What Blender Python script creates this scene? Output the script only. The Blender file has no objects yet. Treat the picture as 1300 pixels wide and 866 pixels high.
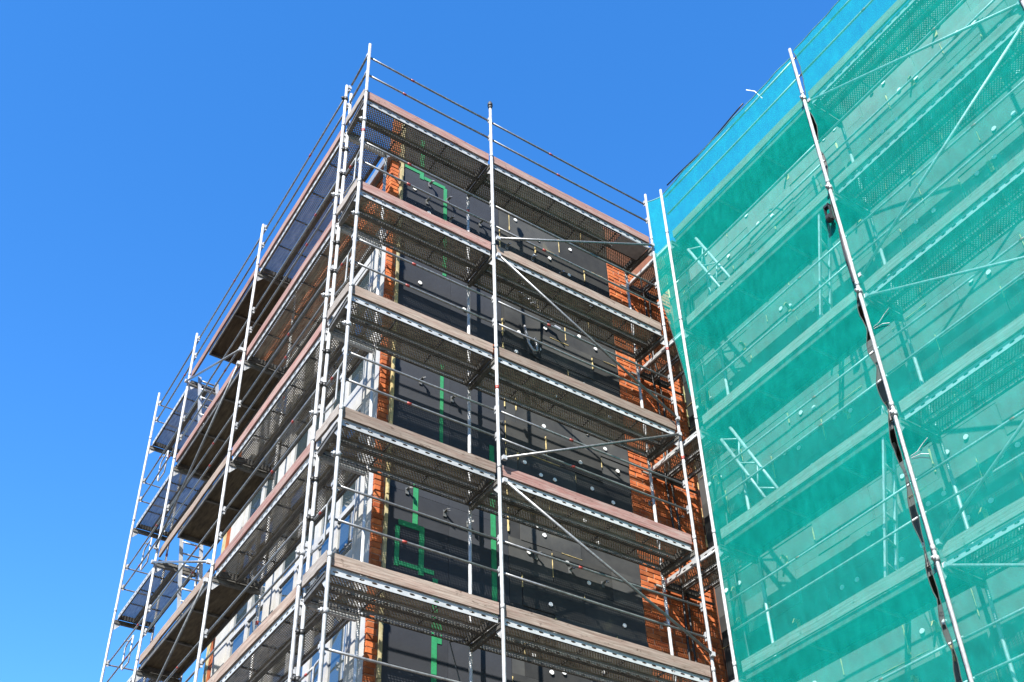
import bpy, math, random
from mathutils import Vector, Matrix, noise
random.seed(7)
scene = bpy.context.scene
C = scene.collection

# ------------------------------------------------------------------ camera
cam_d = bpy.data.cameras.new('camera')
cam = bpy.data.objects.new('camera', cam_d)
C.objects.link(cam)
cam.location = (-3.9664, -9.2882, 1.7725)
cam.rotation_euler = (2.184, 0.0291, -0.5805)
cam_d.sensor_width = 36.0
cam_d.lens = 1427.19 / 1300 * 36.0
cam_d.shift_x = -0.005
cam_d.shift_y = 0.1578
cam_d.clip_start = 0.1
cam_d.clip_end = 2000
scene.camera = cam

# ------------------------------------------------------------------ sky, sun, exposure
SUN = Vector((-1.2, -1.0, 1.36)).normalized()          # towards the sun
elev = math.asin(SUN.z)
world = bpy.data.worlds.new('World')
scene.world = world
world.use_nodes = True
wn, wl = world.node_tree.nodes, world.node_tree.links
wn.clear()
sky = wn.new('ShaderNodeTexSky')
sky.sky_type = 'NISHITA'
sky.sun_disc = False
sky.sun_elevation = elev
sky.sun_rotation = math.atan2(SUN.x, SUN.y)
sky.altitude = 200
sky.air_density = 1.0
sky.dust_density = 0.0
sky.ozone_density = 3.0
hs = wn.new('ShaderNodeHueSaturation')
hs.inputs['Saturation'].default_value = 1.3
hs.inputs['Hue'].default_value = 0.505
hs.inputs['Value'].default_value = 1.0
bgn = wn.new('ShaderNodeBackground')
bgn.inputs['Strength'].default_value = 0.10
wo = wn.new('ShaderNodeOutputWorld')
wl.new(sky.outputs[0], hs.inputs['Color'])
wl.new(hs.outputs[0], bgn.inputs[0])
wl.new(bgn.outputs[0], wo.inputs[0])

sun_d = bpy.data.lights.new('sun', 'SUN')
sun_d.energy = 5.0
sun_d.angle = math.radians(0.5)
sun_d.color = (1.0, 0.95, 0.88)
sun_o = bpy.data.objects.new('sun', sun_d)
C.objects.link(sun_o)
sun_o.rotation_euler = SUN.to_track_quat('Z', 'Y').to_euler()
sun_o.location = SUN * 60

vs = scene.view_settings
vs.view_transform = 'Standard'
vs.look = 'None'
vs.exposure = 2.0
vs.gamma = 1.0
scene.render.engine = 'CYCLES'
cy = scene.cycles
cy.max_bounces = 8
cy.diffuse_bounces = 4
cy.glossy_bounces = 4
cy.transparent_max_bounces = 32
cy.use_denoising = True
cy.sample_clamp_indirect = 6.0

# ------------------------------------------------------------------ helpers
class MB:
    """collects boxes, tubes and sheets for one mesh"""
    def __init__(s):
        s.v, s.f, s.m = [], [], []
    def add(s, vs_, fs, mi=0):
        o = len(s.v)
        s.v += [tuple(p) for p in vs_]
        s.f += [tuple(i + o for i in f) for f in fs]
        s.m += [mi] * len(fs)
    def box(s, a, b, mi=0):
        x0, y0, z0 = a
        x1, y1, z1 = b
        s.add([(x0, y0, z0), (x1, y0, z0), (x1, y1, z0), (x0, y1, z0), (x0, y0, z1), (x1, y0, z1), (x1, y1, z1), (x0, y1, z1)],
              [(0, 3, 2, 1), (4, 5, 6, 7), (0, 1, 5, 4), (1, 2, 6, 5), (2, 3, 7, 6), (3, 0, 4, 7)], mi)
    def bar(s, p, q, w, h, up=(0, 0, 1), mi=0):
        p, q, up = Vector(p), Vector(q), Vector(up)
        d = (q - p).normalized()
        sd = d.cross(up).normalized() * (w / 2)
        u = sd.cross(d).normalized() * (h / 2)
        s.add([p - sd - u, p + sd - u, p + sd + u, p - sd + u, q - sd - u, q + sd - u, q + sd + u, q - sd + u],
              [(0, 1, 2, 3), (7, 6, 5, 4), (0, 4, 5, 1), (1, 5, 6, 2), (2, 6, 7, 3), (3, 7, 4, 0)], mi)
    def tube(s, pts, r, n=10, mi=0, caps=True):
        pts = [Vector(p) for p in pts]
        rings, ref = [], None
        for i, p in enumerate(pts):
            if i == 0: d = pts[1] - p
            elif i == len(pts) - 1: d = p - pts[i - 1]
            else: d = (pts[i + 1] - p).normalized() + (p - pts[i - 1]).normalized()
            d.normalize()
            if ref is None:
                ref = Vector((0, 0, 1)) if abs(d.z) < .9 else Vector((1, 0, 0))
            a = d.cross(ref).normalized()
            b = a.cross(d).normalized()
            ref = b
            rings.append([p + (a * math.cos(t) + b * math.sin(t)) * r for t in (2 * math.pi * k / n for k in range(n))])
        vs_ = [p for rg in rings for p in rg]
        fs = []
        for i in range(len(pts) - 1):
            for k in range(n):
                k2 = (k + 1) % n
                fs.append((i * n + k, i * n + k2, (i + 1) * n + k2, (i + 1) * n + k))
        if caps:
            fs.append(tuple(range(n))[::-1])
            fs.append(tuple((len(pts) - 1) * n + k for k in range(n)))
        s.add(vs_, fs, mi)
    def prism(s, poly, off, mi=0):
        off = Vector(off)
        n = len(poly)
        a = [Vector(p) for p in poly]
        s.add(a + [p + off for p in a],
              [tuple(range(n))[::-1], tuple(range(n, 2 * n))] + [(k, (k + 1) % n, n + (k + 1) % n, n + k) for k in range(n)], mi)
    def mesh(s, name, mats, smooth=False):
        me = bpy.data.meshes.new(name)
        me.from_pydata(s.v, [], s.f)
        for m in (mats if isinstance(mats, (list, tuple)) else [mats]):
            me.materials.append(m)
        me.polygons.foreach_set('material_index', s.m)
        if smooth:
            me.polygons.foreach_set('use_smooth', [len(f) == 4 for f in s.f])
        me.update()
        return me

WL = {}
def put(name, me, loc=(0, 0, 0), parent=None, rotz=0.0):
    """link a mesh (or None for an Empty) at a world location, parented without scale or rotation of the parent"""
    o = bpy.data.objects.new(name, me)
    C.objects.link(o)
    loc = Vector(loc)
    WL[o.name] = loc
    if parent is not None:
        o.parent = parent
        o.location = loc - WL[parent.name]
    else:
        o.location = loc
    o.rotation_euler = (0, 0, rotz)
    return o
def obj(name, mb, mat, parent=None, origin=(0, 0, 0), smooth=False):
    """mb holds world coordinates; the object's origin is put at `origin`"""
    o = Vector(origin)
    if o.length > 0:
        mb.v = [(p[0] - o.x, p[1] - o.y, p[2] - o.z) for p in mb.v]
    return put(name, mb.mesh(name, mat, smooth), origin, parent)
def thing(name, label, cat, loc=(0, 0, 0), group=None):
    return tag(put(name, None, loc), label, cat, group)
def tag(o, label, cat, group=None, kind=None):
    if label: o['label'] = label
    if cat: o['category'] = cat
    if group: o['group'] = group
    if kind: o['kind'] = kind
    return o

# ------------------------------------------------------------------ materials
K = 0.31                                    # scales base colours down to balance the raised exposure
def new_mat(name):
    m = bpy.data.materials.new(name)
    m.use_nodes = True
    nt = m.node_tree
    return m, nt, nt.nodes, nt.links, nt.nodes['Principled BSDF']
def ramp(n, stops):
    r = n.new('ShaderNodeValToRGB')
    e = r.color_ramp.elements
    while len(e) < len(stops): e.new(0.5)
    for k, (p, c) in enumerate(stops):
        e[k].position = p
        e[k].color = (*c, 1) if len(c) == 3 else c
    return r
def mat(name, c1, c2=None, scale=8.0, rough=0.6, metal=0.0, bump=0.0, stretch=(1, 1, 1), spec=0.5, c3=None, rand=0.0, detail=6.0):
    """noise-mottled material in object space, slightly different on each object"""
    m, nt, n, l, b = new_mat(name)
    c2 = c2 or tuple(x * 0.75 for x in c1)
    c1, c2 = tuple(x * K for x in c1), tuple(x * K for x in c2)
    if c3: c3 = tuple(x * K for x in c3)
    tc = n.new('ShaderNodeTexCoord')
    oi = n.new('ShaderNodeObjectInfo')
    mp = n.new('ShaderNodeMapping')
    mp.inputs['Scale'].default_value = stretch
    ad = n.new('ShaderNodeVectorMath'); ad.operation = 'ADD'
    mu = n.new('ShaderNodeVectorMath'); mu.operation = 'SCALE'
    mu.inputs[0].default_value = (31, 17, 23)
    l.new(oi.outputs['Random'], mu.inputs['Scale'])
    l.new(tc.outputs['Object'], ad.inputs[0]); l.new(mu.outputs[0], ad.inputs[1])
    l.new(ad.outputs[0], mp.inputs['Vector'])
    no = n.new('ShaderNodeTexNoise')
    no.inputs['Scale'].default_value = scale
    no.inputs['Detail'].default_value = detail
    no.inputs['Roughness'].default_value = 0.65
    l.new(mp.outputs[0], no.inputs['Vector'])
    st = [(0.3, c2), (0.62, c1)]
    if c3: st.append((0.74, c3))
    r = ramp(n, st)
    l.new(no.outputs[0], r.inputs[0])
    col = r.outputs[0]
    if rand:
        hv = n.new('ShaderNodeHueSaturation')
        mr = n.new('ShaderNodeMapRange')
        mr.inputs['To Min'].default_value = 1 - rand
        mr.inputs['To Max'].default_value = 1 + rand
        l.new(oi.outputs['Random'], mr.inputs[0]); l.new(mr.outputs[0], hv.inputs['Value']); l.new(col, hv.inputs['Color'])
        col = hv.outputs[0]
    l.new(col, b.inputs['Base Color'])
    b.inputs['Roughness'].default_value = rough
    b.inputs['Metallic'].default_value = metal
    b.inputs['Specular IOR Level'].default_value = spec
    if bump:
        bp = n.new('ShaderNodeBump')
        bp.inputs['Strength'].default_value = bump
        bp.inputs['Distance'].default_value = 0.01
        l.new(no.outputs[0], bp.inputs['Height']); l.new(bp.outputs[0], b.inputs['Normal'])
    return m

def holes_mat(name, c1, c2, sx, sy, ax, ay, ymax=None, zflange=None, rough=0.55, metal=0.3):
    """sheet metal punched with staggered oval holes in object space (x along the plank, y across)"""
    m = mat(name, c1, c2, 5.0, rough, metal, 0.0, (1, 6, 1), rand=.15)
    nt = m.node_tree; n, l = nt.nodes, nt.links
    b = n['Principled BSDF']; out = n['Material Output']
    tc = n.new('ShaderNodeTexCoord')
    sp = n.new('ShaderNodeSeparateXYZ'); l.new(tc.outputs['Object'], sp.inputs[0])
    def M(op, a, b_=None):
        k = n.new('ShaderNodeMath'); k.operation = op
        for i, x in enumerate((a, b_)):
            if x is None: continue
            if isinstance(x, (int, float)): k.inputs[i].default_value = x
            else: l.new(x, k.inputs[i])
        return k.outputs[0]
    across = sp.outputs['Z'] if zflange is not None else sp.outputs['Y']
    if zflange is not None:
        across = M('SUBTRACT', across, zflange - sy / 2)
    yy = M('DIVIDE', across, sy)
    row = M('FLOOR', yy)
    xs = M('ADD', M('DIVIDE', sp.outputs['X'], sx), M('MULTIPLY', M('FLOORED_MODULO', row, 2.0), 0.5) if zflange is None else 0.0)
    fx = M('SUBTRACT', M('FRACT', xs), 0.5)
    fy = M('SUBTRACT', M('FRACT', yy), 0.5)
    d = M('ADD', M('POWER', M('ABSOLUTE', M('MULTIPLY', fx, sx / ax)), 2.0), M('POWER', M('ABSOLUTE', M('MULTIPLY', fy, sy / ay)), 2.0))
    hole = M('LESS_THAN', d, 1.0)
    if ymax is not None:
        hole = M('MULTIPLY', hole, M('LESS_THAN', M('ABSOLUTE', sp.outputs['Y']), ymax))
    if zflange is not None:
        hole = M('MULTIPLY', hole, M('COMPARE', row, 0.0))
    tr = n.new('ShaderNodeBsdfTransparent')
    mx = n.new('ShaderNodeMixShader')
    l.new(hole, mx.inputs[0]); l.new(b.outputs[0], mx.inputs[1]); l.new(tr.outputs[0], mx.inputs[2])
    l.new(mx.outputs[0], out.inputs['Surface'])
    return m

M_POST = mat('galvanised_post', (1.0, 1.01, 1.01), (.48, .50, .52), 7, .5, .2, .0, (5, 5, 1.6), c3=(1.3, 1.29, 1.26), rand=.16, detail=10)
M_RAIL = mat('galvanised_rail', (.62, .63, .62), (.30, .31, .31), 7, .38, .55, .0, (3, 3, 3), rand=.18)
M_ALU = mat('mill_aluminium', (.74, .76, .78), (.50, .53, .56), 9, .4, .35, rand=.08)
M_RED = mat('red_paint', (.85, .10, .07), (.5, .08, .06), 20, .5)
M_DECK = holes_mat('perforated_deck_steel', (.92, .82, .64), (.26, .22, .16), .040, .025, .0104, .0064, ymax=.135)
M_FLANGE = holes_mat('deck_side_channel', (.95, .97, .96), (.68, .72, .72), .152, .06, .034, .0130, zflange=-.050, metal=.3)
M_PLY = mat('deck_plywood', (.26, .205, .13), (.09, .07, .048), 4, .7, 0, .1, (1, 5, 1), c3=(.42, .35, .24), rand=.25, spec=.15)
M_PLY_SHADED = mat('shaded_deck_plywood', (.085, .072, .055), (.035, .03, .024), 4, .7, 0, .1, (1, 5, 1), rand=.2, spec=.1)  # deck plywood darkened in colour to deepen the shade behind the net
M_STEEL_DARK = holes_mat('dark_perforated_deck', (.36, .33, .28), (.14, .12, .10), .040, .025, .0104, .0064, ymax=.135)  # the perforated deck in a darker tone, for the wing scaffold
M_TRANSOM = mat('weathered_transom', (.30, .29, .26), (.10, .09, .08), 9, .6, .3, rand=.2)
def wood(name, light, dark, stain, amount, rand=.14):
    """weathered plank: fine grain along local x, worn patches of old stain, dark dirt spots"""
    m, nt, n, l, b = new_mat(name)
    tc = n.new('ShaderNodeTexCoord'); oi = n.new('ShaderNodeObjectInfo')
    mu = n.new('ShaderNodeVectorMath'); mu.operation = 'SCALE'; mu.inputs[0].default_value = (31, 17, 23)
    ad = n.new('ShaderNodeVectorMath'); ad.operation = 'ADD'
    l.new(oi.outputs['Random'], mu.inputs['Scale']); l.new(tc.outputs['Object'], ad.inputs[0]); l.new(mu.outputs[0], ad.inputs[1])
    def nz(st, sc, det, stops):
        mp = n.new('ShaderNodeMapping'); mp.inputs['Scale'].default_value = st; l.new(ad.outputs[0], mp.inputs['Vector'])
        t = n.new('ShaderNodeTexNoise'); t.inputs['Scale'].default_value = sc; t.inputs['Detail'].default_value = det; t.inputs['Roughness'].default_value = .7
        l.new(mp.outputs[0], t.inputs['Vector'])
        rr = ramp(n, stops); l.new(t.outputs[0], rr.inputs[0])
        return rr.outputs[0], t
    k = lambda c: tuple(x * K for x in c)
    grain, gt = nz((1, 22, 22), 2.2, 8, [(.33, k(dark)), (.66, k(light))])
    blot, _ = nz((1, 3, 5), 2.6, 9, [(.56 - amount * .2, (0, 0, 0)), (.60 + (1 - amount) * .1, (1, 1, 1))])
    spots, _ = nz((1, 2, 2), 9, 4, [(.60, (1, 1, 1)), (.72, (.35, .3, .27))])
    def mix(f, a, c, mode='MIX'):
        x = n.new('ShaderNodeMix'); x.data_type = 'RGBA'; x.blend_type = mode
        for sock, v in ((x.inputs[0], f), (x.inputs[6], a), (x.inputs[7], c)):
            if isinstance(v, (int, float)): sock.default_value = v
            elif isinstance(v, tuple): sock.default_value = (*v, 1)
            else: l.new(v, sock)
        return x.outputs[2]
    fac = n.new('ShaderNodeMath'); fac.operation = 'MULTIPLY'; fac.inputs[1].default_value = .85 * amount
    l.new(blot, fac.inputs[0])
    col = mix(fac.outputs[0], grain, mix(.55, grain, k(stain)))
    col = mix(1.0, col, spots, 'MULTIPLY')
    hv = n.new('ShaderNodeHueSaturation'); mr = n.new('ShaderNodeMapRange')
    mr.inputs['To Min'].default_value = 1 - rand; mr.inputs['To Max'].default_value = 1 + rand
    l.new(oi.outputs['Random'], mr.inputs[0]); l.new(mr.outputs[0], hv.inputs['Value']); l.new(col, hv.inputs['Color'])
    l.new(hv.outputs[0], b.inputs['Base Color'])
    b.inputs['Roughness'].default_value = .85; b.inputs['Specular IOR Level'].default_value = .12
    bp = n.new('ShaderNodeBump'); bp.inputs['Strength'].default_value = .35; bp.inputs['Distance'].default_value = .006
    l.new(gt.outputs[0], bp.inputs['Height']); l.new(bp.outputs[0], b.inputs['Normal'])
    return m
M_WOOD_RED = wood('red_stained_board', (.72, .56, .50), (.32, .20, .17), (.46, .12, .10), 1.0)
M_WOOD = wood('weathered_board', (.66, .55, .46), (.26, .19, .145), (.40, .18, .14), .6, .22)
M_WOOD_GREY = wood('grey_weathered_board', (.68, .62, .57), (.32, .27, .23), (.4, .26, .2), .3, .12)
M_BRICK = mat('orange_clay_brick', (.82, .24, .075), (.46, .095, .035), 6, .9, 0, .35, c3=(.90, .42, .22), rand=.34, spec=.15)
M_MORTAR = mat('mortar', (.55, .30, .19), (.34, .16, .09), 14, .95, 0, .3)
M_PANEL = mat('black_facade_sheet', (.078, .084, .098), (.060, .065, .077), 1.6, .6, 0, .9, c3=(.096, .10, .112), rand=.12, spec=.12, detail=9)
M_BOARD = mat('dark_insulation_board', (.115, .117, .112), (.065, .069, .074), 2.0, .8, 0, .3, c3=(.22, .205, .15), rand=.32, detail=9, spec=.08)
M_EPS = mat('grey_insulation_board', (.33, .325, .315), (.25, .247, .24), 2.5, .85, 0, .2, c3=(.39, .38, .36), rand=.10, spec=.15)
M_PLUG = mat('white_plastic', (1.7, 1.7, 1.66), (1.3, 1.3, 1.27), 20, .5)
M_FOAM = mat('yellow_foam', (1.0, .80, .36), (.62, .46, .17), 30, .9, 0, .4)
M_WOOL = mat('cream_wool', (.72, .62, .34), (.50, .40, .16), 12, .95, 0, .5)
M_GREEN = mat('green_marking_tape', (.0, .42, .14), (.0, .30, .09), 18, .7)
M_WHITE = mat('white_window_frame', (.80, .80, .78), (.62, .62, .61), 5, .5)
M_RENDER = mat('white_render', (.74, .73, .70), (.58, .57, .54), 4, .85, 0, .2)
M_STEEL = mat('dark_steel', (.10, .10, .10), (.05, .05, .05), 20, .5, .6)
M_BLACK = mat('black_rubber', (.02, .02, .02), (.012, .012, .012), 20, .6)
M_SLAB = mat('building_core', (.50, .17, .07), (.30, .09, .04), 5, .9, 0, .3)
M_ROOF = mat('roof_felt', (.12, .12, .12), (.08, .08, .08), 5, .9)
M_GROUND = mat('paved_ground', (.34, .31, .27), (.24, .22, .19), .6, .9, 0, .1)
M_CORD = mat('pale_net_hem', (.30, .80, .80), (.2, .6, .6), 20, .8)
M_ROPE = mat('dark_cord', (.03, .09, .08), (.015, .04, .04), 20, .8)

def glass_mat():
    m, nt, n, l, b = new_mat('window_glass')
    b.inputs['Base Color'].default_value = (.02, .03, .035, 1)
    b.inputs['Roughness'].default_value = .03
    b.inputs['Specular IOR Level'].default_value = 1.0
    b.inputs['IOR'].default_value = 1.9
    no = n.new('ShaderNodeTexNoise'); no.inputs['Scale'].default_value = .9
    bp = n.new('ShaderNodeBump'); bp.inputs['Strength'].default_value = .06; bp.inputs['Distance'].default_value = .02
    l.new(no.outputs[0], bp.inputs['Height']); l.new(bp.outputs[0], b.inputs['Normal'])
    return m
M_GLASS = glass_mat()

def net_mat():
    """woven teal debris netting: opaque threads over open mesh, mixed finer than a pixel"""
    m, nt, n, l, b = new_mat('teal_debris_net')
    out = n['Material Output']
    tc = n.new('ShaderNodeTexCoord')
    mp = n.new('ShaderNodeMapping'); mp.inputs['Scale'].default_value = (1, 2.2, .9)
    l.new(tc.outputs['Object'], mp.inputs['Vector'])
    no = n.new('ShaderNodeTexNoise'); no.inputs['Scale'].default_value = 5; no.inputs['Detail'].default_value = 8
    l.new(mp.outputs[0], no.inputs['Vector'])
    no2 = n.new('ShaderNodeTexNoise'); no2.inputs['Scale'].default_value = 1.2; no2.inputs['Detail'].default_value = 3
    l.new(tc.outputs['Object'], no2.inputs['Vector'])
    r = ramp(n, [(.3, (.003, .30, .248)), (.7, (.005, .35, .295))])
    l.new(no.outputs[0], r.inputs[0])
    df = n.new('ShaderNodeBsdfDiffuse'); l.new(r.outputs[0], df.inputs[0])
    tl = n.new('ShaderNodeBsdfTranslucent'); l.new(r.outputs[0], tl.inputs[0])
    ms = n.new('ShaderNodeMixShader'); ms.inputs[0].default_value = .12
    l.new(df.outputs[0], ms.inputs[1]); l.new(tl.outputs[0], ms.inputs[2])
    tr = n.new('ShaderNodeBsdfTransparent'); tr.inputs[0].default_value = (.74, .90, .92, 1)
    mr = n.new('ShaderNodeMapRange')
    mr.inputs['From Min'].default_value = .3; mr.inputs['From Max'].default_value = .7
    mr.inputs['To Min'].default_value = .245; mr.inputs['To Max'].default_value = .315
    sm = n.new('ShaderNodeMath'); sm.operation = 'ADD'
    hf = n.new('ShaderNodeMath'); hf.operation = 'MULTIPLY'; hf.inputs[1].default_value = .5
    h2 = n.new('ShaderNodeMath'); h2.operation = 'MULTIPLY'; h2.inputs[1].default_value = .5
    l.new(no.outputs[0], hf.inputs[0]); l.new(no2.outputs[0], h2.inputs[0])
    l.new(hf.outputs[0], sm.inputs[0]); l.new(h2.outputs[0], sm.inputs[1])
    l.new(sm.outputs[0], mr.inputs[0])
    mx = n.new('ShaderNodeMixShader')
    l.new(mr.outputs[0], mx.inputs[0]); l.new(tr.outputs[0], mx.inputs[1]); l.new(ms.outputs[0], mx.inputs[2])
    l.new(mx.outputs[0], out.inputs['Surface'])
    return m
M_NET = net_mat()

# ------------------------------------------------------------------ ground
g = MB(); g.add([(-600, -600, 0), (600, -600, 0), (600, 600, 0), (-600, 600, 0)], [(0, 1, 2, 3)])
tag(obj('ground', g, M_GROUND), 'paved ground round the building site', 'ground', kind='structure')

# ------------------------------------------------------------------ layout (metres, ground at 0, working levels 2 m apart)
LV = [16.0, 14.0, 12.0, 10.0, 8.0, 6.0]
XP = [0.0, 2.15, 5.32]                   # outer posts of the front scaffold
YS = [0.70, 3.97, 7.23, 9.50]            # frames of the side scaffold
YN = [-0.25, -3.38, -6.52]               # frames of the wing scaffold
XN = 5.45
FRONT_Y, WING_X, SIDE_X = 1.0, 6.58, 0.95

# ------------------------------------------------------------------ tower building
tower = thing('brick_tower', 'orange brick building corner clad in dark sheets behind the uncovered scaffold', 'building', (3.5, 4, 0))
m = MB(); m.box((1.02, 1.06, 0), (6.70, 6.95, 16.35)); obj('wall_core', m, M_SLAB, tower, (3.5, 4, 0))
m = MB(); m.box((1.06, 1.07, 16.352), (6.70, 1.34, 17.45)); obj('parapet', m, M_SLAB, tower, (3.5, 1.2, 16.352))
m = MB(); m.box((1.2, 1.345, 16.353), (6.6, 6.9, 16.40)); obj('roof', m, M_ROOF, tower, (3.5, 4, 16.353))

# facing bricks: the corner strip, the strip beside the wing and the top of the side wall
bricks = []
CH = .084
def course_run(kind, a0, a1, z0, z1):
    z, k = z0, 0
    while z + CH <= z1:
        x = a0 - (.125 if k % 2 else 0)
        while x < a1 - .02:
            xa, xb = max(x, a0), min(x + .25, a1)
            if xb - xa > .05:
                bricks.append((kind, xa, xb, z))
            x += .262
        z += CH; k += 1
course_run('front', .955, 1.105, 5.2, 17.4)
course_run('front', 5.17, 6.57, 5.2, 16.5)
course_run('side', 1.07, 6.6, 15.0, 16.35)
camv = cam.location
def bpos(b):
    return Vector((b[1], 1.03, b[3])) if b[0] == 'front' else Vector((.98, b[1], b[3]))
bricks.sort(key=lambda b: ((b[0] == 'side'), (bpos(b) - camv).length if 6.9 < b[3] < 16.2 else 99))
brick_mesh = {}
def brick_box(mb, kind, L, jit, o=(0, 0, 0)):
    e = .005
    t = .052 + jit
    if kind == 'front':
        x0, x1, y0, y1, z0, z1 = 0, L, -t, 0, 0, CH - .012
        P = [(x0 + e, y0, z0 + e), (x1 - e, y0, z0 + e), (x1 - e, y0, z1 - e), (x0 + e, y0, z1 - e), (x0, y0 + e, z0), (x1, y0 + e, z0), (x1, y0 + e, z1), (x0, y0 + e, z1), (x0, y1, z0), (x1, y1, z0), (x1, y1, z1), (x0, y1, z1)]
    else:
        P = [(-t, L - e, e), (-t, e, e), (-t, e, CH - .012 - e), (-t, L - e, CH - .012 - e), (-t + e, L, 0), (-t + e, 0, 0), (-t + e, 0, CH - .012), (-t + e, L, CH - .012), (0, L, 0), (0, 0, 0), (0, 0, CH - .012), (0, L, CH - .012)]
    P = [(p[0] + o[0], p[1] + o[1], p[2] + o[2]) for p in P]
    mb.add(P, [(0, 1, 2, 3), (0, 4, 5, 1), (1, 5, 6, 2), (2, 6, 7, 3), (3, 7, 4, 0), (4, 8, 9, 5), (5, 9, 10, 6), (6, 10, 11, 7), (7, 11, 8, 4)])
rest = MB()
for i, (kind, a0, a1, z) in enumerate(bricks):
    L = round((a1 - a0 - .012) / .02) * .02
    if L < .03: continue
    j = random.choice((-.006, 0, .004))
    loc = (a0, 1.062, z) if kind == 'front' else (1.022, a0, z)
    if i < 290:
        key = (kind, L, j)
        if key not in brick_mesh:
            b = MB(); brick_box(b, kind, L, j); brick_mesh[key] = b.mesh('brick', M_BRICK)
        put('brick', brick_mesh[key], loc, tower)
    else:
        brick_box(rest, kind, L, j, loc)
o = obj('brick_facing', rest, M_BRICK, tower, (3.5, 1, 8)); o['kind'] = 'stuff'

b = MB(); b.box((.962, 1.021, 5.15), (1.106, 1.0595, 17.43)); b.box((5.165, 1.0212, 5.15), (6.575, 1.0594, 16.53)); b.box((.9845, 1.062, 14.985), (1.0195, 6.62, 16.352)); obj('mortar_bed', b, M_MORTAR, tower, (3.5, 1.04, 5))
# dark facade sheets on the left of the front wall
def sheet(name, x0, x1, z0, z1, ya, yb, mt, par=tower):
    b = MB(); b.box((x0, ya, z0), (x1, yb, z1)); return obj(name, b, mt, par, ((x0 + x1) / 2, (ya + yb) / 2, z0))
zc = 17.45
while zc > 5:
    h = 2.45
    for (x0, x1) in ((1.15, 2.02), (2.024, 2.92)):
        sheet('facade_sheet', x0, x1, zc - h + .004, zc, 1.0 + random.uniform(0, .004), 1.058, M_PANEL)
    zc -= h
# insulation boards on the right of the front wall, half bond
zc, k = 17.45, 0
foam = MB()
board_joints = []
while zc > 5:
    xs = [2.925] + ([3.62, 4.62] if k % 2 else [3.12, 4.12]) + [5.14 + random.uniform(-.02, .03)]
    for a, b_ in zip(xs[:-1], xs[1:]):
        yy = 1.0 + random.uniform(-.012, .006)
        sheet('insulation_board', a + .003, b_ - .003, zc - .497, zc, yy, 1.0595, M_BOARD)
        board_joints.append((a, zc))
    zc -= .5; k += 1
# yellow foam squeezed out of some board joints
def foam_blob(mb, p, q, ax, w=.03):
    """a lumpy bead from p to q on a wall facing -ax"""
    p, q = Vector(p), Vector(q)
    nn = max(3, int((q - p).length / .05))
    pts = []
    for i in range(nn + 1):
        c = p.lerp(q, i / nn)
        pts.append((c, w * random.uniform(.25, 1.0)))
    d = (q - p).normalized()
    nrm = Vector((0, -1, 0)) if ax == 'y' else Vector((-1, 0, 0))
    sd = d.cross(nrm)
    vs_, fs = [], []
    for c, r in pts:
        vs_ += [c - sd * r * .5, c - sd * r * .22 + nrm * r * .5, c + sd * r * .22 + nrm * r * .5, c + sd * r * .5]
    for i in range(nn):
        for k2 in range(3):
            a = i * 4 + k2
            fs.append((a, a + 1, a + 5, a + 4))
    mb.add(vs_, fs)
for (x, z) in board_joints:
    if 6.8 < z < 17 and random.random() < .75:
        l0 = random.uniform(.08, .42)
        foam_blob(foam, (x, .992, z - .05), (x, .992, z - .05 - l0), 'y', random.uniform(.015, .045))
    if 6.8 < z < 17 and random.random() < .28:
        l0 = random.uniform(.15, .6)
        x2 = x + random.uniform(.05, .3)
        foam_blob(foam, (x2, .99, z), (min(x2 + l0, 5.1), .99, z), 'y', random.uniform(.012, .03))
o = obj('foam_bead', foam, M_FOAM, tower, (4, 1, 10)); o['kind'] = 'stuff'
# cream edging at the corner of the sheets
zc = 17.4
while zc > 5:
    h = random.uniform(.9, 1.5)
    sheet('edge_strip', 1.107 + random.uniform(-.004, .004), 1.146, zc - h + .01, zc, .975 + random.uniform(-.01, .01), 1.058, random.choice((M_WOOL, M_WOOL, M_FOAM)))
    zc -= h

# round white plugs, metal anchors, green tape marks
disc = MB()
disc.tube([(0, 0, 0), (0, -.006, 0), (0, -.012, 0)], .031, 12)
disc_me = disc.mesh('plug', M_PLUG)
for (x, z) in board_joints:
    if 6.8 < z < 16.6:
        for dx, dz in ((.27, -.16), (.62, -.33)):
            if random.random() < .48 and x + dx < 5.08:
                put('plug', disc_me, (x + dx + random.uniform(-.05, .05), .986, z + dz + random.uniform(-.05, .05)), tower)
for (x, z) in ((1.5, 13.9), (2.25, 13.75), (1.62, 15.5), (2.4, 15.45), (2.3, 12.3), (1.36, 15.9)):
    put('plug', disc_me, (x, .997, z), tower)
anc = MB()
anc.bar((0, 0, .03), (.02, -.10, .05), .05, .008)
anc.bar((.02, -.10, .05), (.0, -.13, -.02), .05, .008)
anc.box((-.03, -.006, -.05), (.03, 0, .07))
anc.v = [(p[0] * .8, p[1] * .8, p[2] * .8) for p in anc.v]
anc_me = anc.mesh('wall_anchor', M_RAIL)
for (x, z) in [(1.62, 16.15), (1.58, 15.72), (1.95, 15.98), (2.0, 15.55), (2.55, 15.8), (2.7, 15.3), (3.05, 15.55), (3.55, 15.55), (4.1, 15.5), (1.4, 10.1), (1.95, 9.95), (2.3, 9.9), (1.55, 12.0), (2.05, 11.9), (3.35, 9.75), (3.9, 9.7), (4.45, 9.65), (2.8, 11.75)]:
    put('wall_anchor', anc_me, (x, .988, z), tower)
for (x, z) in [(5.55, 15.4), (5.8, 14.9), (5.65, 14.55), (6.0, 14.6), (5.5, 11.4), (6.05, 11.3), (5.45, 9.3), (5.85, 10.9), (6.2, 12.6), (5.6, 7.7), (5.9, 9.0), (5.45, 7.9), (6.1, 15.1), (5.75, 12.9)]:
    put('wall_anchor', anc_me, (x, 1.008, z), tower)
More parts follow.
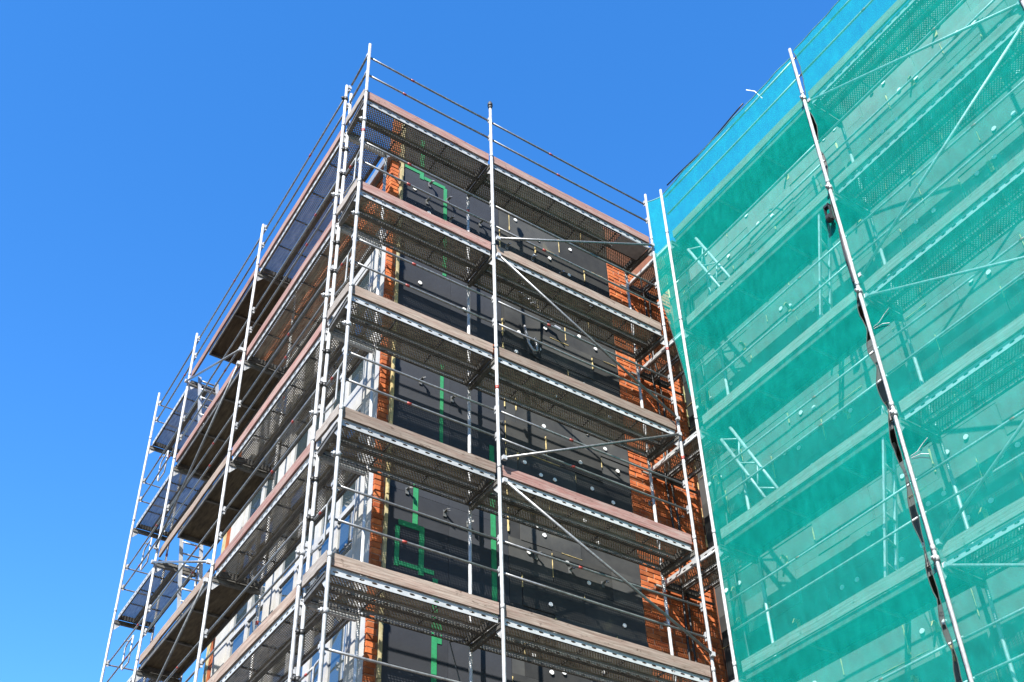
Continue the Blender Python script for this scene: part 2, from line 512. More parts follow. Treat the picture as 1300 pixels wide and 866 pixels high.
def tape(pts, w=.05):
    w *= 1.0
    b = MB()
    for p, q in zip(pts[:-1], pts[1:]):
        if abs(p[0] - q[0]) < .08:
            b.box((min(p[0], q[0]) - w / 2, .9925, min(p[1], q[1]) - w / 2), (max(p[0], q[0]) + w / 2, .9995, max(p[1], q[1]) - w / 2))
        else:
            b.box((min(p[0], q[0]) + w / 2, .993, min(p[1], q[1]) - w / 2), (max(p[0], q[0]) - w / 2, .9995, max(p[1], q[1]) + w / 2))
    obj('green_mark', b, M_GREEN, tower, (pts[0][0], .996, pts[0][1]))
tape([(1.15, 16.37), (1.50, 16.34)]); tape([(1.48, 17.2), (1.48, 16.25)], .07); tape([(1.5, 16.28), (1.93, 16.26)]); tape([(1.91, 16.29), (1.91, 14.3)], .06)
tape([(1.89, 12.5), (1.89, 10.95)]); tape([(1.53, 10.35), (1.53, 9.64)], .07); tape([(1.26, 9.61), (1.70, 9.61)], .08)
tape([(1.29, 9.58), (1.29, 9.0)], .06); tape([(1.63, 9.66), (1.63, 8.97)], .07); tape([(1.30, 9.02), (1.84, 9.02)], .06); tape([(1.83, 8.98), (1.83, 6.5)], .07)
tape([(2.69, 11.4), (2.69, 8.6)], .075); tape([(1.90, 8.4), (1.90, 8.1)], .06)

# torn membrane flap with a hook bracket and hose on the front wall
fl = MB()
vs_, fs = [], []
for i in range(9):
    for j in range(6):
        u, v = i / 8, j / 5
        vs_.append((2.96 + .62 * u, .985 - .10 * math.sin(math.pi * u * .5) * (1 - v) - .015 * math.sin(6 * u + 2 * v), 14.75 - .42 * u - (1.15 - .18 * u) * v))
for i in range(8):
    for j in range(5):
        a = i * 6 + j
        fs.append((a, a + 1, a + 7, a + 6))
fl.add(vs_, fs)
fl.add([(p[0], p[1] + .006, p[2]) for p in vs_], [f[::-1] for f in fs])
obj('loose_sheet', fl, M_BOARD, tower, (3.2, .95, 13.5), True)
b = MB(); b.tube([(3.27, .90, 13.85), (3.27, .86, 13.66), (3.30, .84, 13.45), (3.37, .84, 13.34), (3.44, .84, 13.37), (3.45, .85, 13.52), (3.42, .86, 13.64)], .022, 8)
obj('hose_loop', b, M_ALU, tower, (3.3, .86, 13.5), True)
b = MB()
for i in range(7):
    x = 3.18 + i * .11
    z = 14.52 - i * .065
    b.bar((x, .90 + .03 * (i % 2), z), (x + .09, .87, z - .05 + .04 * (i % 3)), .05, .03)
b.tube([(3.15, .86, 14.60), (3.22, .84, 14.63), (3.27, .86, 14.52)], .05, 8)
obj('hook_bracket', b, M_ALU, tower, (3.2, .9, 14.4))

# side wall (facing -x): white piers, glazing, brick end and wool edge
def sbox(name, y0, y1, z0, z1, x0, mt, par=tower):
    b = MB(); b.box((x0, y0, z0), (1.0215, y1, z1)); return obj(name, b, mt, par, (x0, (y0 + y1) / 2, z0))
for y0, y1, mt in ((1.075, 1.26, M_WHITE), (6.46, 6.76, M_BRICK), (6.765, 6.95, M_WOOL)):
    sbox('pier', y0, y1, 5.0, 14.98, .965, mt)
for y0, y1 in ((1.265, 1.50), (4.05, 4.45), (5.9, 6.455)):
    sbox('white_pier', y0, y1, 5.0, 14.98, .93, M_RENDER)
for z0, z1 in ((14.55, 14.98), (11.75, 12.15), (8.95, 9.35), (6.1, 6.5)):
    for y0, y1 in ((1.503, 4.047), (4.453, 5.897)):
        sbox('spandrel', y0, y1, z0, z1, .945, M_WHITE)
for z0, z1 in ((12.153, 14.547), (9.353, 11.747), (6.503, 8.947)):
    for y0, y1 in ((1.503, 2.74), (2.743, 4.047), (4.453, 5.897)):
        w = put('window', None, (.97, (y0 + y1) / 2, z0), tower)
        t = .07
        zm = z0 + .75
        b = MB()
        b.box((.955, y0, z0), (1.02, y0 + t, z1)); b.box((.955, y1 - t, z0), (1.02, y1, z1))
        b.box((.956, y0 + t, z0), (1.02, y1 - t, z0 + t)); b.box((.956, y0 + t, z1 - t), (1.02, y1 - t, z1))
        b.box((.957, y0 + t, zm), (1.02, y1 - t, zm + .08))
        ym = (y0 + y1) / 2
        b.box((.958, ym - .04, z0 + t), (1.02, ym + .04, zm)); b.box((.958, ym - .04, zm + .08), (1.02, ym + .04, z1 - t))
        obj('frame', b, M_WHITE, w, (.97, ym, z0))
        for ya, yb in ((y0 + t, ym - .04), (ym + .04, y1 - t)):
            for za, zb in ((z0 + t, zm), (zm + .08, z1 - t)):
                b = MB(); b.box((.985, ya, za), (1.019, yb, zb)); obj('pane', b, M_GLASS, w, (.985, (ya + yb) / 2, za))
b = MB(); b.box((.86, .95, 16.353), (1.05, 6.9, 16.45)); b.box((.86, .95, 16.30), (.885, 6.9, 16.353)); obj('roof_edge', b, M_ALU, tower, (.95, 4, 16.35))

# ------------------------------------------------------------------ wing building
wing = thing('insulated_wing', 'long building wing clad in grey insulation boards behind teal netting', 'building', (9, -3, 0))
m = MB(); m.box((6.64, -16, 0), (13, 1.055, 17.25)); m.box((6.71, 1.056, 0), (13, 8, 17.25)); obj('wall_core', m, M_SLAB, wing, (9, -3, 0))
m = MB(); m.box((6.52, -15.9, 17.252), (13, 1.0, 17.33)); obj('roof_edge', m, M_ALU, wing, (9, -3, 17.252))
wj = []
zc, k = 17.24, 0
while zc > 5:
    y = 1.0
    first = True
    while y > -8.2:
        wdt = (.55 if k % 2 else 1.0) if first else 1.0
        first = False
        y2 = y - wdt
        xx = WING_X + random.uniform(-.012, .006)
        b = MB(); b.box((xx, y2 + .003, zc - .497), (6.6405, y - .003, zc)); obj('insulation_board', b, M_BOARD if y2 > -.1 else M_EPS, wing, (xx, (y + y2) / 2, zc - .5))  # boards at the inner corner get the dark colour as painted shade
        wj.append((y, zc))
        y = y2
    zc -= .5; k += 1
wfoam = MB()
discx = MB(); discx.tube([(0, 0, 0), (-.006, 0, 0), (-.012, 0, 0)], .034, 12)
discx_me = discx.mesh('plug', M_PLUG)
ancx = MB()
ancx.bar((0, 0, .03), (-.10, -.02, .05), .05, .008); ancx.bar((-.10, -.02, .05), (-.13, 0, -.02), .05, .008); ancx.box((-.006, -.03, -.05), (0, .03, .07))
ancx_me = ancx.mesh('wall_anchor', M_FOAM)
npl = nan = 0
for (y, z) in wj:
    if not (6.0 < z < 17.0): continue
    if random.random() < .55:
        foam_blob(wfoam, (6.565, y, z - .05), (6.565, y, z - .05 - random.uniform(.1, .42)), 'x', random.uniform(.015, .04))
    if random.random() < .2:
        foam_blob(wfoam, (6.565, y, z), (6.565, y - random.uniform(.2, .8), z), 'x', random.uniform(.01, .025))
    if random.random() < .62:
        for dy, dz in ((-.27, -.2), (-.52, -.22)):
            put('plug', discx_me, (6.567, y + dy + random.uniform(-.05, .05), z + dz + random.uniform(-.06, .06)), wing)
    if random.random() < .3:
        put('wall_anchor', ancx_me, (6.568, y - .45, z - .3), wing)
o = obj('foam_bead', wfoam, M_FOAM, wing, (6.5, -3, 10)); o['kind'] = 'stuff'

# ------------------------------------------------------------------ scaffold pieces
plank_cache = {}
def plank_mesh(L, W, kind, dark=False):
    """deck plank: local x along the length, y across, top at z=0"""
    key = (round(L, 3), W, kind, dark)
    if key in plank_cache: return plank_cache[key]
    b = MB()
    h, t = .092, .003
    if kind == 'steel':
        b.add([(0, -W / 2, 0), (L, -W / 2, 0), (L, W / 2, 0), (0, W / 2, 0)], [(0, 1, 2, 3)], 0)
        for s in (-1, 1):
            y = s * W / 2
            b.add([(0, y, 0), (L, y, 0), (L, y, -h), (0, y, -h)], [(0, 1, 2, 3)], 1)
            b.add([(0, y, -h), (L, y, -h), (L, y - s * .028, -h), (0, y - s * .028, -h)], [(0, 1, 2, 3)], 2)
            b.add([(0, y - s * .028, -h), (L, y - s * .028, -h), (L, y - s * .028, -h + .015), (0, y - s * .028, -h + .015)], [(0, 1, 2, 3)], 2)
        for x in (.03, L - .03):
            b.box((x - .02, -W / 2 + .002, -h + .002), (x + .02, W / 2 - .002, -.004), 2)
        n = max(1, int(L / .55))
        for i in range(1, n):
            b.box((L * i / n - .008, -W / 2 + .03, -.022), (L * i / n + .008, W / 2 - .03, -.004), 2)
        mats = [M_STEEL_DARK if dark else M_DECK, M_FLANGE, M_TRANSOM]
    else:
        b.box((0, -W / 2 + .02, -.016), (L, W / 2 - .02, -.004), 0)
        for s in (-1, 1):
            b.box((0, s * W / 2 - .02, -h), (L, s * W / 2 + .0, 0), 1) if s > 0 else b.box((0, -W / 2, -h), (L, -W / 2 + .02, 0), 1)
        for x in (.02, L - .02):
            b.box((x - .02, -W / 2 + .021, -h + .003), (x + .02, W / 2 - .021, -.017), 1)
        n = max(2, int(round(L / .95)))
        for i in range(1, n):
            b.box((L * i / n - .02, -W / 2 + .021, -.05), (L * i / n + .02, W / 2 - .021, -.017), 1)
        mats = [M_PLY_SHADED if dark else M_PLY, M_TRANSOM]
    plank_cache[key] = b.mesh('deck_plank', mats)
    return plank_cache[key]
DECK = .055                                # top of the deck above the level mark
def plank(par, p, L, W, kind, axis, dark=False):
    """p is the start of the centre line"""
    put('deck_plank', plank_mesh(L, W, kind, dark), (p[0], p[1], p[2] + DECK), par, 0 if axis == 'x' else math.pi / 2)

def rail(par, p, q, r=.0155, band=.37, name='guardrail', mt=None):
    p, q = Vector(p), Vector(q)
    p.z += random.uniform(-.012, .012); q.z += random.uniform(-.012, .012)
    d = (q - p)
    mid = p + d * .5
    sag = Vector((0, 0, -random.uniform(.0, .012)))
    b = MB(); b.tube([p, p + d * .25 + sag * .7, mid + sag, p + d * .75 + sag * .7, q], r, 10)
    o = obj(name, b, mt or M_RAIL, par, p, True)
    if band is not None and random.random() < .7:
        c = p + d * band + sag * .9
        u = d.normalized()
        b = MB(); b.tube([c - u * .03, c, c + u * .03], r + .0015, 10)
        obj('red_band', b, M_RED, o, c, True)
    return o
def post(par, x, y, z0, z1, name='standard', mt=None, joints=(), band=True):
    b = MB(); b.tube([(x, y, z0), (x, y, z1)], .0225, 12)
    o = obj(name, b, mt or M_POST, par, (x, y, z0), True)
    if z0 < .3:
        b = MB(); b.box((x - .075, y - .075, .002), (x + .075, y + .075, .012)); b.tube([(x, y, .012), (x, y, .2)], .017, 8)
        obj('base_plate', b, M_POST, o, (x, y, 0))
    for z in joints:
        b = MB(); b.tube([(x, y, z - .035), (x, y, z + .03)], .026, 12)
        obj('joint_collar', b, M_POST, o, (x, y, z), True)
    if band:
        for z in LV:
            zz = z - random.uniform(.35, .8)
            if random.random() < .12 and zz < z1 - .1:
                b = MB(); b.tube([(x, y, zz), (x, y, zz + .06)], .0233, 12)
                obj('red_band', b, M_RED, o, (x, y, zz), True)
    return o
def gusset(o, x, y, z, d):
    """white corner plate under a transom, d = direction inward"""
    d = Vector(d)
    n = Vector((-d.y, d.x, 0)) * .004
    p = Vector((x, y, z)) + d * .024
    b = MB(); b.prism([p - n + Vector((0, 0, -.055)), p - n + d * .14 + Vector((0, 0, -.055)), p - n + d * .12 + Vector((0, 0, -.11)), p - n + d * .02 + Vector((0, 0, -.23)), p - n + Vector((0, 0, -.23))], n * 2)
    obj('gusset_plate', b, M_POST, o, (x, y, z - .1))
def bracket(o, x, y, z, d):
    """wedge housing that holds a guardrail on the inner side of the post"""
    d = Vector(d)
    c = Vector((x, y, z))
    b = MB(); b.bar(c + d * .02, c + d * .075, .035, .05); b.bar(c + d * .05 + Vector((0, 0, .06)), c + d * .05 + Vector((0, 0, -.07)), .012, .03, (d.x, d.y, 0))
    obj('rail_bracket', b, M_POST, o, c)
def clamp(o, x, y, z, mt=None):
    b = MB(); b.tube([(x, y, z - .03), (x, y, z + .03)], .036, 10); b.box((x - .06, y - .02, z - .022), (x - .03, y + .02, z + .022)); b.tube([(x - .08, y, z), (x - .03, y, z)], .009, 6)
    obj('clamp', b, mt or M_STEEL, o, (x, y, z), True)
def transom(par, p, q, z, mt=None):
    p, q = Vector((*p, z - .055)), Vector((*q, z - .055))
    b = MB(); b.bar(p, q, .05, .05); b.bar(p + Vector((0, 0, .036)), q + Vector((0, 0, .036)), .07, .016)
    obj('transom', b, mt or M_TRANSOM, par, p)
def toe(par, p, q, z, mt, t=.032, h=.155, name='toe_board'):
    """vertical board on edge; local x along its length so the grain runs along"""
    p, q = Vector(p), Vector(q)
    L = (q - p).length
    ang = math.atan2(q.y - p.y, q.x - p.x)
    b = MB()
    n = 6
    wob = [random.uniform(-.004, .004) for _ in range(n + 1)]
    vs_, fs = [], []
    for i in range(n + 1):
        x = L * i / n
        vs_ += [(x, -t / 2 + wob[i], 0 + wob[i] * .7), (x, t / 2 + wob[i], 0 + wob[i] * .7), (x, t / 2 + wob[i], h + wob[-i - 1]), (x, -t / 2 + wob[i], h + wob[-i - 1])]
    for i in range(n):
        for k2 in range(4):
            a, c = i * 4 + k2, i * 4 + (k2 + 1) % 4
            fs.append((a, c, c + 4, a + 4))
    fs += [(3, 2, 1, 0), tuple(n * 4 + k2 for k2 in range(4))]
    b.add(vs_, fs)
    return put(name, b.mesh(name, mt), (p.x, p.y, z), par, ang)

# ------------------------------------------------------------------ front scaffold (uncovered, along the dark sheets)
fs_ = thing('front_scaffold', 'uncovered steel scaffold with perforated decks in front of the dark sheeted wall', 'scaffold', (2.7, .35, 0))
tops = [17.32, 17.38, 17.27]
outer, inner = [], []
for i, x in enumerate(XP):
    o = post(fs_, x, 0, 0, tops[i], joints=[z + .16 for z in LV])
    outer.append(o)
    for z in LV:
        gusset(o, x, 0, z, (0, 1, 0))
        for h in (.66, 1.1):
            bracket(o, x, 0, z + h, (0, 1, 0))
    xi = (.035, 2.15, 5.30)[i]
    yi = (.655, .70, .70)[i]
    inner.append(post(fs_, xi, yi, 0, 16.0 if i else 16.9, joints=[z + .16 for z in LV[1:]]))
    for z in LV:
        transom(fs_, (x, .026), (xi, yi - .026), z - .03)
for k, z in enumerate(LV):
    for i in (0, 1):
        x0, x1 = XP[i], XP[i + 1]
        for yc in (.215, .54):
            plank(fs_, (x0 + .03, yc, z), x1 - x0 - .06, .318, 'steel', 'x')
        mt = M_WOOD_RED if (k in (0,) or (k == 1 and i == 0) or (k == 3 and i == 1)) else M_WOOD
        toe(fs_, (x0 + .03, .042), (x1 - .03, .042), z + DECK + .003, mt)
        for h in (.66, 1.1):
            rail(fs_, (x0, .062, z + h), (x1, .062, z + h), band=random.choice((.36, .38, .42, .3)))
    # end of the front scaffold at the corner: pale end board, end rails
    toe(fs_, (-.012, .03), (-.012, .63), z + DECK + .02, M_WOOD_GREY, .03, .15, 'end_board')
for k, z in enumerate(LV):
    if k == 0:
        for h in (.66, 1.1):
            rail(fs_, (.0, .03, z + h), (.02, .63, z + h), .017, None, 'end_rail')
    else:
        b = MB()
        b.tube([(.04, .62, z + .52), (.05, .33, z + .50), (.05, .30, z + .53), (.05, .29, z + .98), (.05, .25, z + 1.0), (.04, .02, z + 1.02)], .013, 8)
        b.tube([(.05, .30, z + .99), (.045, .62, z + .98)], .013, 8)
        o = obj('end_guard', b, M_POST, fs_, (.05, .3, z + .5), True)
        b = MB(); b.tube([(.0495, .44, z + .985), (.048, .5, z + .983)], .015, 8); obj('red_band', b, M_RED, o, (.05, .47, z + .98), True)
def brace(par, p, q, r=.0185, mt=None):
    p, q = Vector(p), Vector(q)
    b = MB(); b.tube([p, q], r, 10)
    d = (q - p).normalized()
    o = obj('diagonal_brace', b, mt or M_RAIL, par, p, True)
    for c in (p, q):
        b = MB(); b.box((c.x - .028, c.y - .022, c.z - .03), (c.x + .028, c.y + .022, c.z + .03)); obj('end_coupler', b, M_POST, o, c)
yb_ = -.048
brace(fs_, (2.20, yb_, 14.27), (5.27, yb_, 15.93))
brace(fs_, (2.20, yb_, 13.92), (5.28, yb_, 12.22))
brace(fs_, (2.20, yb_, 10.27), (5.27, yb_, 11.92))
brace(fs_, (2.20, yb_, 9.92), (5.30, yb_, 8.35))
brace(fs_, (2.20, yb_, 6.27), (5.27, yb_, 7.92))
b = MB(); b.tube([(2.15, 0, 17.34), (2.15, 0, 17.40)], .033, 10); b.tube([(2.15, 0, 17.40), (2.15, 0, 17.46)], .042, 10); b.tube([(2.15, 0, 17.46), (2.15, 0, 17.50)], .025, 10)
obj('black_cap', b, M_BLACK, outer[1], (2.15, 0, 17.4), True)
for k, z in enumerate(LV):
    clamp(outer[0], 0, 0, z - .52, M_POST)
    clamp(inner[0], .035, .655, z - 1.0); clamp(inner[0], .035, .655, z - .45)

# ------------------------------------------------------------------ side scaffold (uncovered, along the glazed wall)
ss = thing('side_scaffold', 'uncovered steel scaffold beside the glazed wall, with plywood hatch decks and open end', 'scaffold', (.35, 5, 0))
XO, XI = -.03, .70
stops_ = [17.12, 17.14, 17.2, 17.35]
side_posts = []
for i, y in enumerate(YS):
    o = post(ss, XO, y, 0, stops_[i], joints=[z + .16 for z in LV])
    side_posts.append(o)
    for z in LV:
        gusset(o, XO, y, z, (1, 0, 0))
        for h in (.66, 1.1):
            bracket(o, XO, y, z + h, (1, 0, 0))
    post(ss, XI, y, 0, 16.0, joints=[z + .16 for z in LV[1:]])
    for z in LV:
        transom(ss, (XO + .026, y), (XI - .026, y), z - .03, M_POST if i == 0 else None)  # first frame takes the paler post colour to paint in the sunlight
for k, z in enumerate(LV):
    for i in (0, 1, 2):
        y0, y1 = YS[i], YS[i + 1]
        L = y1 - y0 - .06
        if i == 1:
            if k in (0, 2, 4): L = 6.30 - y0
            plank(ss, (.345, y0 + .03, z), L, .63, 'ply', 'y')
        else:
            for xc in (.185, .51):
                plank(ss, (xc, y0 + .03, z), L, .318, 'steel', 'y')
        mt = (M_WOOD_RED if random.random() < .45 else M_WOOD)
        if i < 2:
            toe(ss, (.012, y0 + .03), (.012, y1 - .03), z + DECK + .003, mt)
        for h in (.66, 1.1):
            rail(ss, (.032, y0, z + h), (.032, y1, z + h), band=random.choice((.28, .35, .45, .6)))
    # return rails and bent guard at the open end
    ye = YS[3] + .03
    for h in (.66, 1.1):
        rail(ss, (XO, ye + .02, z + h), (XI, ye + .02, z + h), .014, None, 'end_rail')
    b = MB(); b.tube([(.12, YS[2] + 1.2, z - .82), (.12, YS[2] + 1.55, z - .84), (.12, YS[2] + 1.62, z - .88), (.12, YS[2] + 1.62, z - 1.26), (.12, YS[2] + 1.55, z - 1.32), (.12, YS[2] + 1.2, z - 1.33)], .014, 8)
    b.tube([(.12, YS[2] + 1.2, z - .82), (.12, YS[2] + 1.2, z - 1.33)], .014, 8)
    b.tube([(.12, YS[2] + 1.4, z - .83), (.034, YS[2] + 1.4, z - .86)], .012, 8)
    if k < 5: obj('hatch_guard', b, M_POST, ss, (.12, YS[2] + 1.4, z - 1), True)
xb_ = -.078
brace(ss, (xb_, 7.19, 15.93), (xb_, 4.02, 14.22))
brace(ss, (xb_, 4.02, 13.92), (xb_, 7.19, 12.22))
brace(ss, (xb_, 7.19, 11.93), (xb_, 4.02, 10.22))
brace(ss, (xb_, 4.02, 9.92), (xb_, 7.19, 8.22))
for k, z in enumerate(LV):
    if k: clamp(side_posts[0], XO, .70, z + .55, M_POST)
clamp(side_posts[0], XO, .70, 16.78, M_BLACK)

# ------------------------------------------------------------------ ladders between decks
def ladder(label, p0, p1, side, W=.34, n=8, mt=None):
    """p0 foot centre, p1 head centre, side = unit vector across"""
    p0, p1, side = Vector(p0), Vector(p1), Vector(side)
    t = thing('access_ladder', label, 'ladder', p0, 'ladders between scaffold decks')
    for s in (-1, 1):
        b = MB(); b.bar(p0 + side * s * W / 2, p1 + side * s * W / 2, .025, .06, side); obj('stile', b, mt or M_ALU, t, p0)
    for i in range(n):
        c = p0.lerp(p1, (i + .6) / n)
        b = MB(); b.tube([c - side * (W / 2 - .012), c + side * (W / 2 - .012)], .016, 8); obj('rung', b, mt or M_ALU, t, c, True)
    return t
ladder('short aluminium ladder through the topmost hatch of the side scaffold, against the sky', (.37, 6.55, 14.06), (.32, 7.18, 16.12), (1, 0, 0))
ladder('aluminium ladder rising through the third deck of the side scaffold', (.36, 5.95, 10.06), (.38, 6.85, 12.55), (1, 0, 0), n=9)
ladder('white ladder behind netting below the black pulley on the wing post', (5.93, -2.36, 12.06), (5.75, -3.05, 14.25), (.95, .3, 0), .30, mt=M_POST)
ladder('white ladder behind netting standing on the fourth deck of the wing scaffold', (5.93, -2.36, 8.06), (5.75, -3.12, 10.35), (.95, .3, 0), .30, mt=M_POST)

# ------------------------------------------------------------------ wing scaffold (behind the netting)
ws = thing('wing_scaffold', 'steel scaffold along the grey insulated wing, covered by teal netting', 'scaffold', (5.85, -3.4, 0))
XWI = 6.225
wing_posts = []
ntop = [17.22, 17.26, 17.25]
for i, y in enumerate(YN):
    o = post(ws, XN, y, 0, ntop[i], joints=[z + .16 for z in LV])
    wing_posts.append(o)
    for z in LV:
        gusset(o, XN, y, z, (1, 0, 0))
    post(ws, XWI, y, 0, 16.0, joints=[z + .16 for z in LV[1:]])
    for z in LV:
        transom(ws, (XN + .05, y), (XWI - .026, y), z - .03)
for k, z in enumerate(LV):
    for i in (0, 1):
        y0, y1 = YN[i + 1], YN[i]
        if i == 0:
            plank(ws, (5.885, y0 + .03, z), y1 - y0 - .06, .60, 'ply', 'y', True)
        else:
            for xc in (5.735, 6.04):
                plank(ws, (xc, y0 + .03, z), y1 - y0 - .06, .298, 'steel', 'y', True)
        toe(ws, (5.563, y0 + .03), (5.563, y1 - .03), z + DECK + .003, M_WOOD_GREY)
        for h in (.66, 1.1):
            rail(ws, (5.535, y0, z + h), (5.535, y1, z + h), band=random.choice((.28, .35, .6)), mt=M_POST)
    # short infill decks in the inner corner
    for xc in (5.66, 5.985):
        plank(ws, (xc, -.21, z - .05), 1.15, .30, 'steel', 'y')
    b = MB(); b.tube([(5.49, -.2, z - .10), (5.49, .97, z - .10)], .02, 8); obj('infill_ledger', b, M_POST, ws, (5.49, .4, z - .1), True)
    b = MB(); b.tube([(5.36, .93, z - .10), (6.45, .93, z - .10)], .02, 8); obj('infill_ledger', b, M_TRANSOM, ws, (5.9, .93, z - .1), True)
xw = 5.506
for (ya, za, yb, zb) in ((-3.43, 15.95, -6.47, 14.2), (-6.47, 13.9, -3.43, 12.3), (-3.43, 11.93, -6.47, 10.2), (-6.47, 9.92, -3.43, 8.22), (-3.43, 7.93, -6.47, 6.3)):
    brace(ws, (xw, ya, za), (xw, yb, zb), .019, M_POST)
# couplers and loose wire ends at the middle wing post
for k, z in enumerate(LV[:5]):
    clamp(wing_posts[1], XN, YN[1], z + .02, M_POST)
    if k not in (2, 3): continue
    b = MB(); b.tube([(5.47, -3.42, z - .62), (5.455, -3.52, z - .63), (5.45, -3.62, z - .58), (5.44, -3.70, z - .56)], .004, 5); b.tube([(5.47, -3.42, z - .65), (5.45, -3.56, z - .69), (5.445, -3.66, z - .76)], .004, 5)
    obj('wire_tie', b, M_PLUG, wing_posts[1], (5.47, -3.42, z - .62))

# lattice girders leaning inside the wing scaffold
def girder(label, p, q, W=.22):
    p, q = Vector(p), Vector(q)
    t = thing('lattice_girder', label, 'girder', q, 'lattice girders leaning behind the netting')
    d = (q - p).normalized()
    sd = Vector((0, -1, .55)); sd = (sd - d * sd.dot(d)).normalized() * W
    for o_ in (0, 1):
        b = MB(); b.tube([p + sd * o_, q + sd * o_], .024, 8); obj('chord', b, M_POST, t, p, True)
    n = 6
    for i in range(n):
        a, c = p.lerp(q, i / n), p.lerp(q, (i + 1) / n)
        b = MB(); b.tube([a + (sd if i % 2 else sd * 0), c + (sd * 0 if i % 2 else sd)], .013, 6); obj('lacing_bar', b, M_POST, t, a, True)
girder('white lattice girder leaning under the topmost deck behind netting', (5.72, -.40, 15.75), (5.80, -1.02, 14.07))
girder('white lattice girder leaning under the third deck behind netting', (5.72, -.42, 11.75), (5.80, -1.10, 10.07))

# ------------------------------------------------------------------ netting
def net(label, edge_a, edge_b, z0, z1, seed, xf=None, ny=46, dz=.05, amp=.024):
    """a sheet between two edges y=edge(z); z runs from z0 up to z1 (functions of the share across)"""
    nz = int((z1 - z0) / dz)
    b = MB(); vs_, fs = [], []
    for j in range(nz + 1):
        for i in range(ny + 1):
            u = i / ny
            zt = z0 + (z1 - z0) * j / nz
            sag = -.05 * math.sin(math.pi * u) * (1 if j > nz - 14 else 0) * max(0, (j - nz + 14) / 14)
            z = zt + sag
            y = edge_a(zt) * (1 - u) + edge_b(zt) * u
            edge = math.exp(-min(u, 1 - u) * 9)
            nv = 1.8 * edge * noise.noise(Vector((y * 4, z * 3.4 + 4 * min(u, 1 - u), seed + 3))) + .8 * noise.noise(Vector((y * 2.2 + seed, z * .9, seed))) + .22 * noise.noise(Vector((y * 6.5, z * 1.6 + seed, 2.2))) + .35 * noise.noise(Vector((y * 2 + z * 2.5, z * 2 - y * 3, seed)))
            lvl = (z % 2.0) / 2.0
            bulge = math.sin(math.pi * u) * (.018 + .02 * math.sin(math.pi * lvl))
            x = (xf(u, zt) if xf else 5.487) - amp * (nv + .35) * min(1, 5 * u + .3, 5 * (1 - u) + .3) - bulge
            vs_.append((x, y, z))
    for j in range(nz):
        for i in range(ny):
            a = j * (ny + 1) + i
            fs.append((a, a + 1, a + ny + 2, a + ny + 1))
    b.add(vs_, fs)
    o = obj('debris_net', b, M_NET, None, ((5.487), edge_a(z0), z0), True)
    tag(o, label, 'netting', 'teal debris nets on the wing scaffold')
    for side in (0, ny):
        pts = [vs_[j * (ny + 1) + side] for j in range(0, nz + 1, 2)]
        c = MB(); c.tube(pts, .006, 5)
        obj('edge_cord', c, M_ROPE, o, pts[0])
    pts = [vs_[nz * (ny + 1) + i] for i in range(ny + 1)]
    c = MB(); c.tube([(p[0], p[1], p[2] + .004) for p in pts], .010, 6)
    obj('top_cord', c, M_CORD, o, pts[0])
    return o
def lens(z, a, per=.78, ph=.2):
    t = z / per + ph + .22 * math.sin(z * 1.7)
    i = math.floor(t)
    amt = .5 + .5 * abs(math.sin(i * 12.9898 + per * 7))
    return a * amt * abs(math.sin(math.pi * t)) ** 1.2 + .004 * math.sin(z * 41)
def seam(z):
    return YN[1] + .03 + .11 * max(0.0, min(1.0, (12.6 - z) / 5.0))
net('teal net sheet between the corner post and the middle post of the wing scaffold',
    lambda z: seam(z) + lens(z, .075 if z < 14.2 else .02), lambda z: YN[0] + .01, 5.0, 17.12, 3.1)
net('teal net sheet on the outer bay of the wing, over crossing diagonal braces',
    lambda z: YN[2] - 1.4, lambda z: seam(z) - .012 - lens(z, .085 if z > 14.0 else .02, 1.1, .35), 5.0, 17.2, 8.7, ny=66)
def flap_left(z):
    if z > 14.9: return .0
    if z < 12.6: return YN[0] + .035
    t = (14.9 - z) / 2.3
    return (YN[0] + .035) * (t * t * (3 - 2 * t)) - .05 * math.sin(math.pi * t * 2) * .4
net('narrow teal net flap bridging the gap between the two scaffolds at the inner corner',
    lambda z: YN[0] + .02, flap_left, 12.6, 17.08, 5.5, xf=lambda u, z: 5.475 - .15 * u * (1 if z > 14.9 else max(0, (z - 12.6) / 2.3)), ny=10, amp=.012)

# dark hose along the net top, pulley on the middle wing post, wire above the net
hz = MB(); pts = []
for i in range(15):
    u = i / 14
    pts.append((5.45, -.42 - 1.9 * u, 17.17 - .06 * math.sin(math.pi * u) + .012 * math.sin(9 * u)))
hz.tube(pts, .013, 6)
tag(obj('black_hose', hz, M_BLACK, None, pts[0], True), 'thin black hose lying along the top edge of the netting', 'hose')
pu = thing('pulley_block', 'black pulley block hanging on the middle post of the netted scaffold', 'pulley', (5.42, -3.35, 13.35))
b = MB(); b.tube([(5.39, -3.33, 13.45), (5.39, -3.27, 13.45)], .06, 14); obj('wheel', b, M_BLACK, pu, (5.39, -3.3, 13.45))
b = MB(); b.box((5.365, -3.345, 13.40), (5.415, -3.335, 13.68)); b.box((5.365, -3.265, 13.40), (5.415, -3.255, 13.68)); b.box((5.365, -3.345, 13.66), (5.43, -3.255, 13.70)); obj('cheek_plate', b, M_STEEL, pu, (5.39, -3.3, 13.4))
b = MB(); b.tube([(5.44, -3.36, 13.2), (5.435, -3.345, 12.9), (5.44, -3.35, 12.55), (5.435, -3.36, 12.2)], .018, 6); obj('hanging_strap', b, M_BLACK, pu, (5.44, -3.36, 12.5))
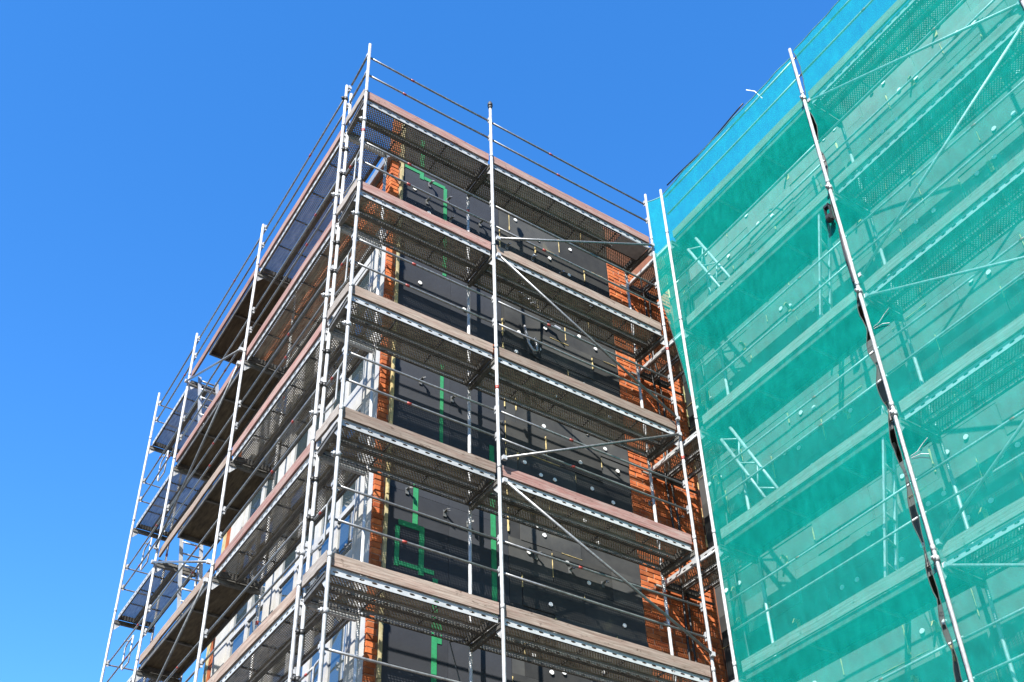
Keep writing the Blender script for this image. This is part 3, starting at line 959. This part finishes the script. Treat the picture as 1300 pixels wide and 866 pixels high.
wv = MB(); wv.tube([(5.55, -2.62, 17.02), (5.50, -2.55, 17.25), (5.46, -2.43, 17.40)], .008, 5)
tag(obj('bent_wire', wv, M_PLUG, None, (5.55, -2.6, 17.0)), 'pale bent wire sticking up above the net against the sky', 'wire')
# bent wire tie hanging from the middle inner post of the front scaffold
wv = MB(); wv.tube([(2.13, .66, 8.02), (1.98, .60, 7.95), (1.78, .55, 7.86), (1.95, .56, 7.3)], .008, 5)
tag(obj('hooked_rod', wv, M_STEEL, None, (2.1, .66, 8)), 'thin bent dark rod hooked on the inner post below the lowest front deck', 'rod')

# brick rubble on the third front deck
def chip(mb, c, s):
    vs_ = []
    for sx in (-1, 1):
        for sy in (-1, 1):
            for sz in (-1, 1):
                vs_.append((c[0] + sx * s * random.uniform(.5, 1), c[1] + sy * s * random.uniform(.5, 1), c[2] + sz * s * .6 * random.uniform(.5, 1)))
    mb.add(vs_, [(0, 1, 3, 2), (4, 6, 7, 5), (0, 4, 5, 1), (2, 3, 7, 6), (0, 2, 6, 4), (1, 5, 7, 3)])
rb = MB()
for i in range(60):
    x = 1.95 + random.random() ** 1.2 * .75
    chip(rb, (x, random.uniform(.075, .16), 12.075 + random.uniform(0, .2) * (1 - abs(x - 2.2) / .8)), random.uniform(.015, .035))
tag(obj('brick_rubble', rb, M_BRICK, None, (2.2, .12, 12.06)), 'heap of broken orange brick chips behind the toe board', 'rubble', kind='stuff')

# cables and a junction box in the dark gap between the two scaffolds
cb = MB()
for k, (x, y) in enumerate(((5.78, .86), (5.92, .90), (6.32, .30))):
    cb.tube([(x + .03 * math.sin(j * 1.3 + k), y + .015 * math.cos(j * 1.7 + k), 16.2 - j * .55) for j in range(21)], .017, 6)
tag(obj('power_cable', cb, M_BLACK, None, (5.9, .9, 5.5), True), 'black cables hanging down the dark gap at the inner corner of the walls', 'cable', kind='stuff')
b = MB(); b.box((4.72, .058, 15.948), (5.27, .37, 15.957)); b.box((4.72, .058, 15.957), (4.74, .37, 15.985))
obj('cover_plate', b, M_ALU, fs_, (5, .2, 15.95))
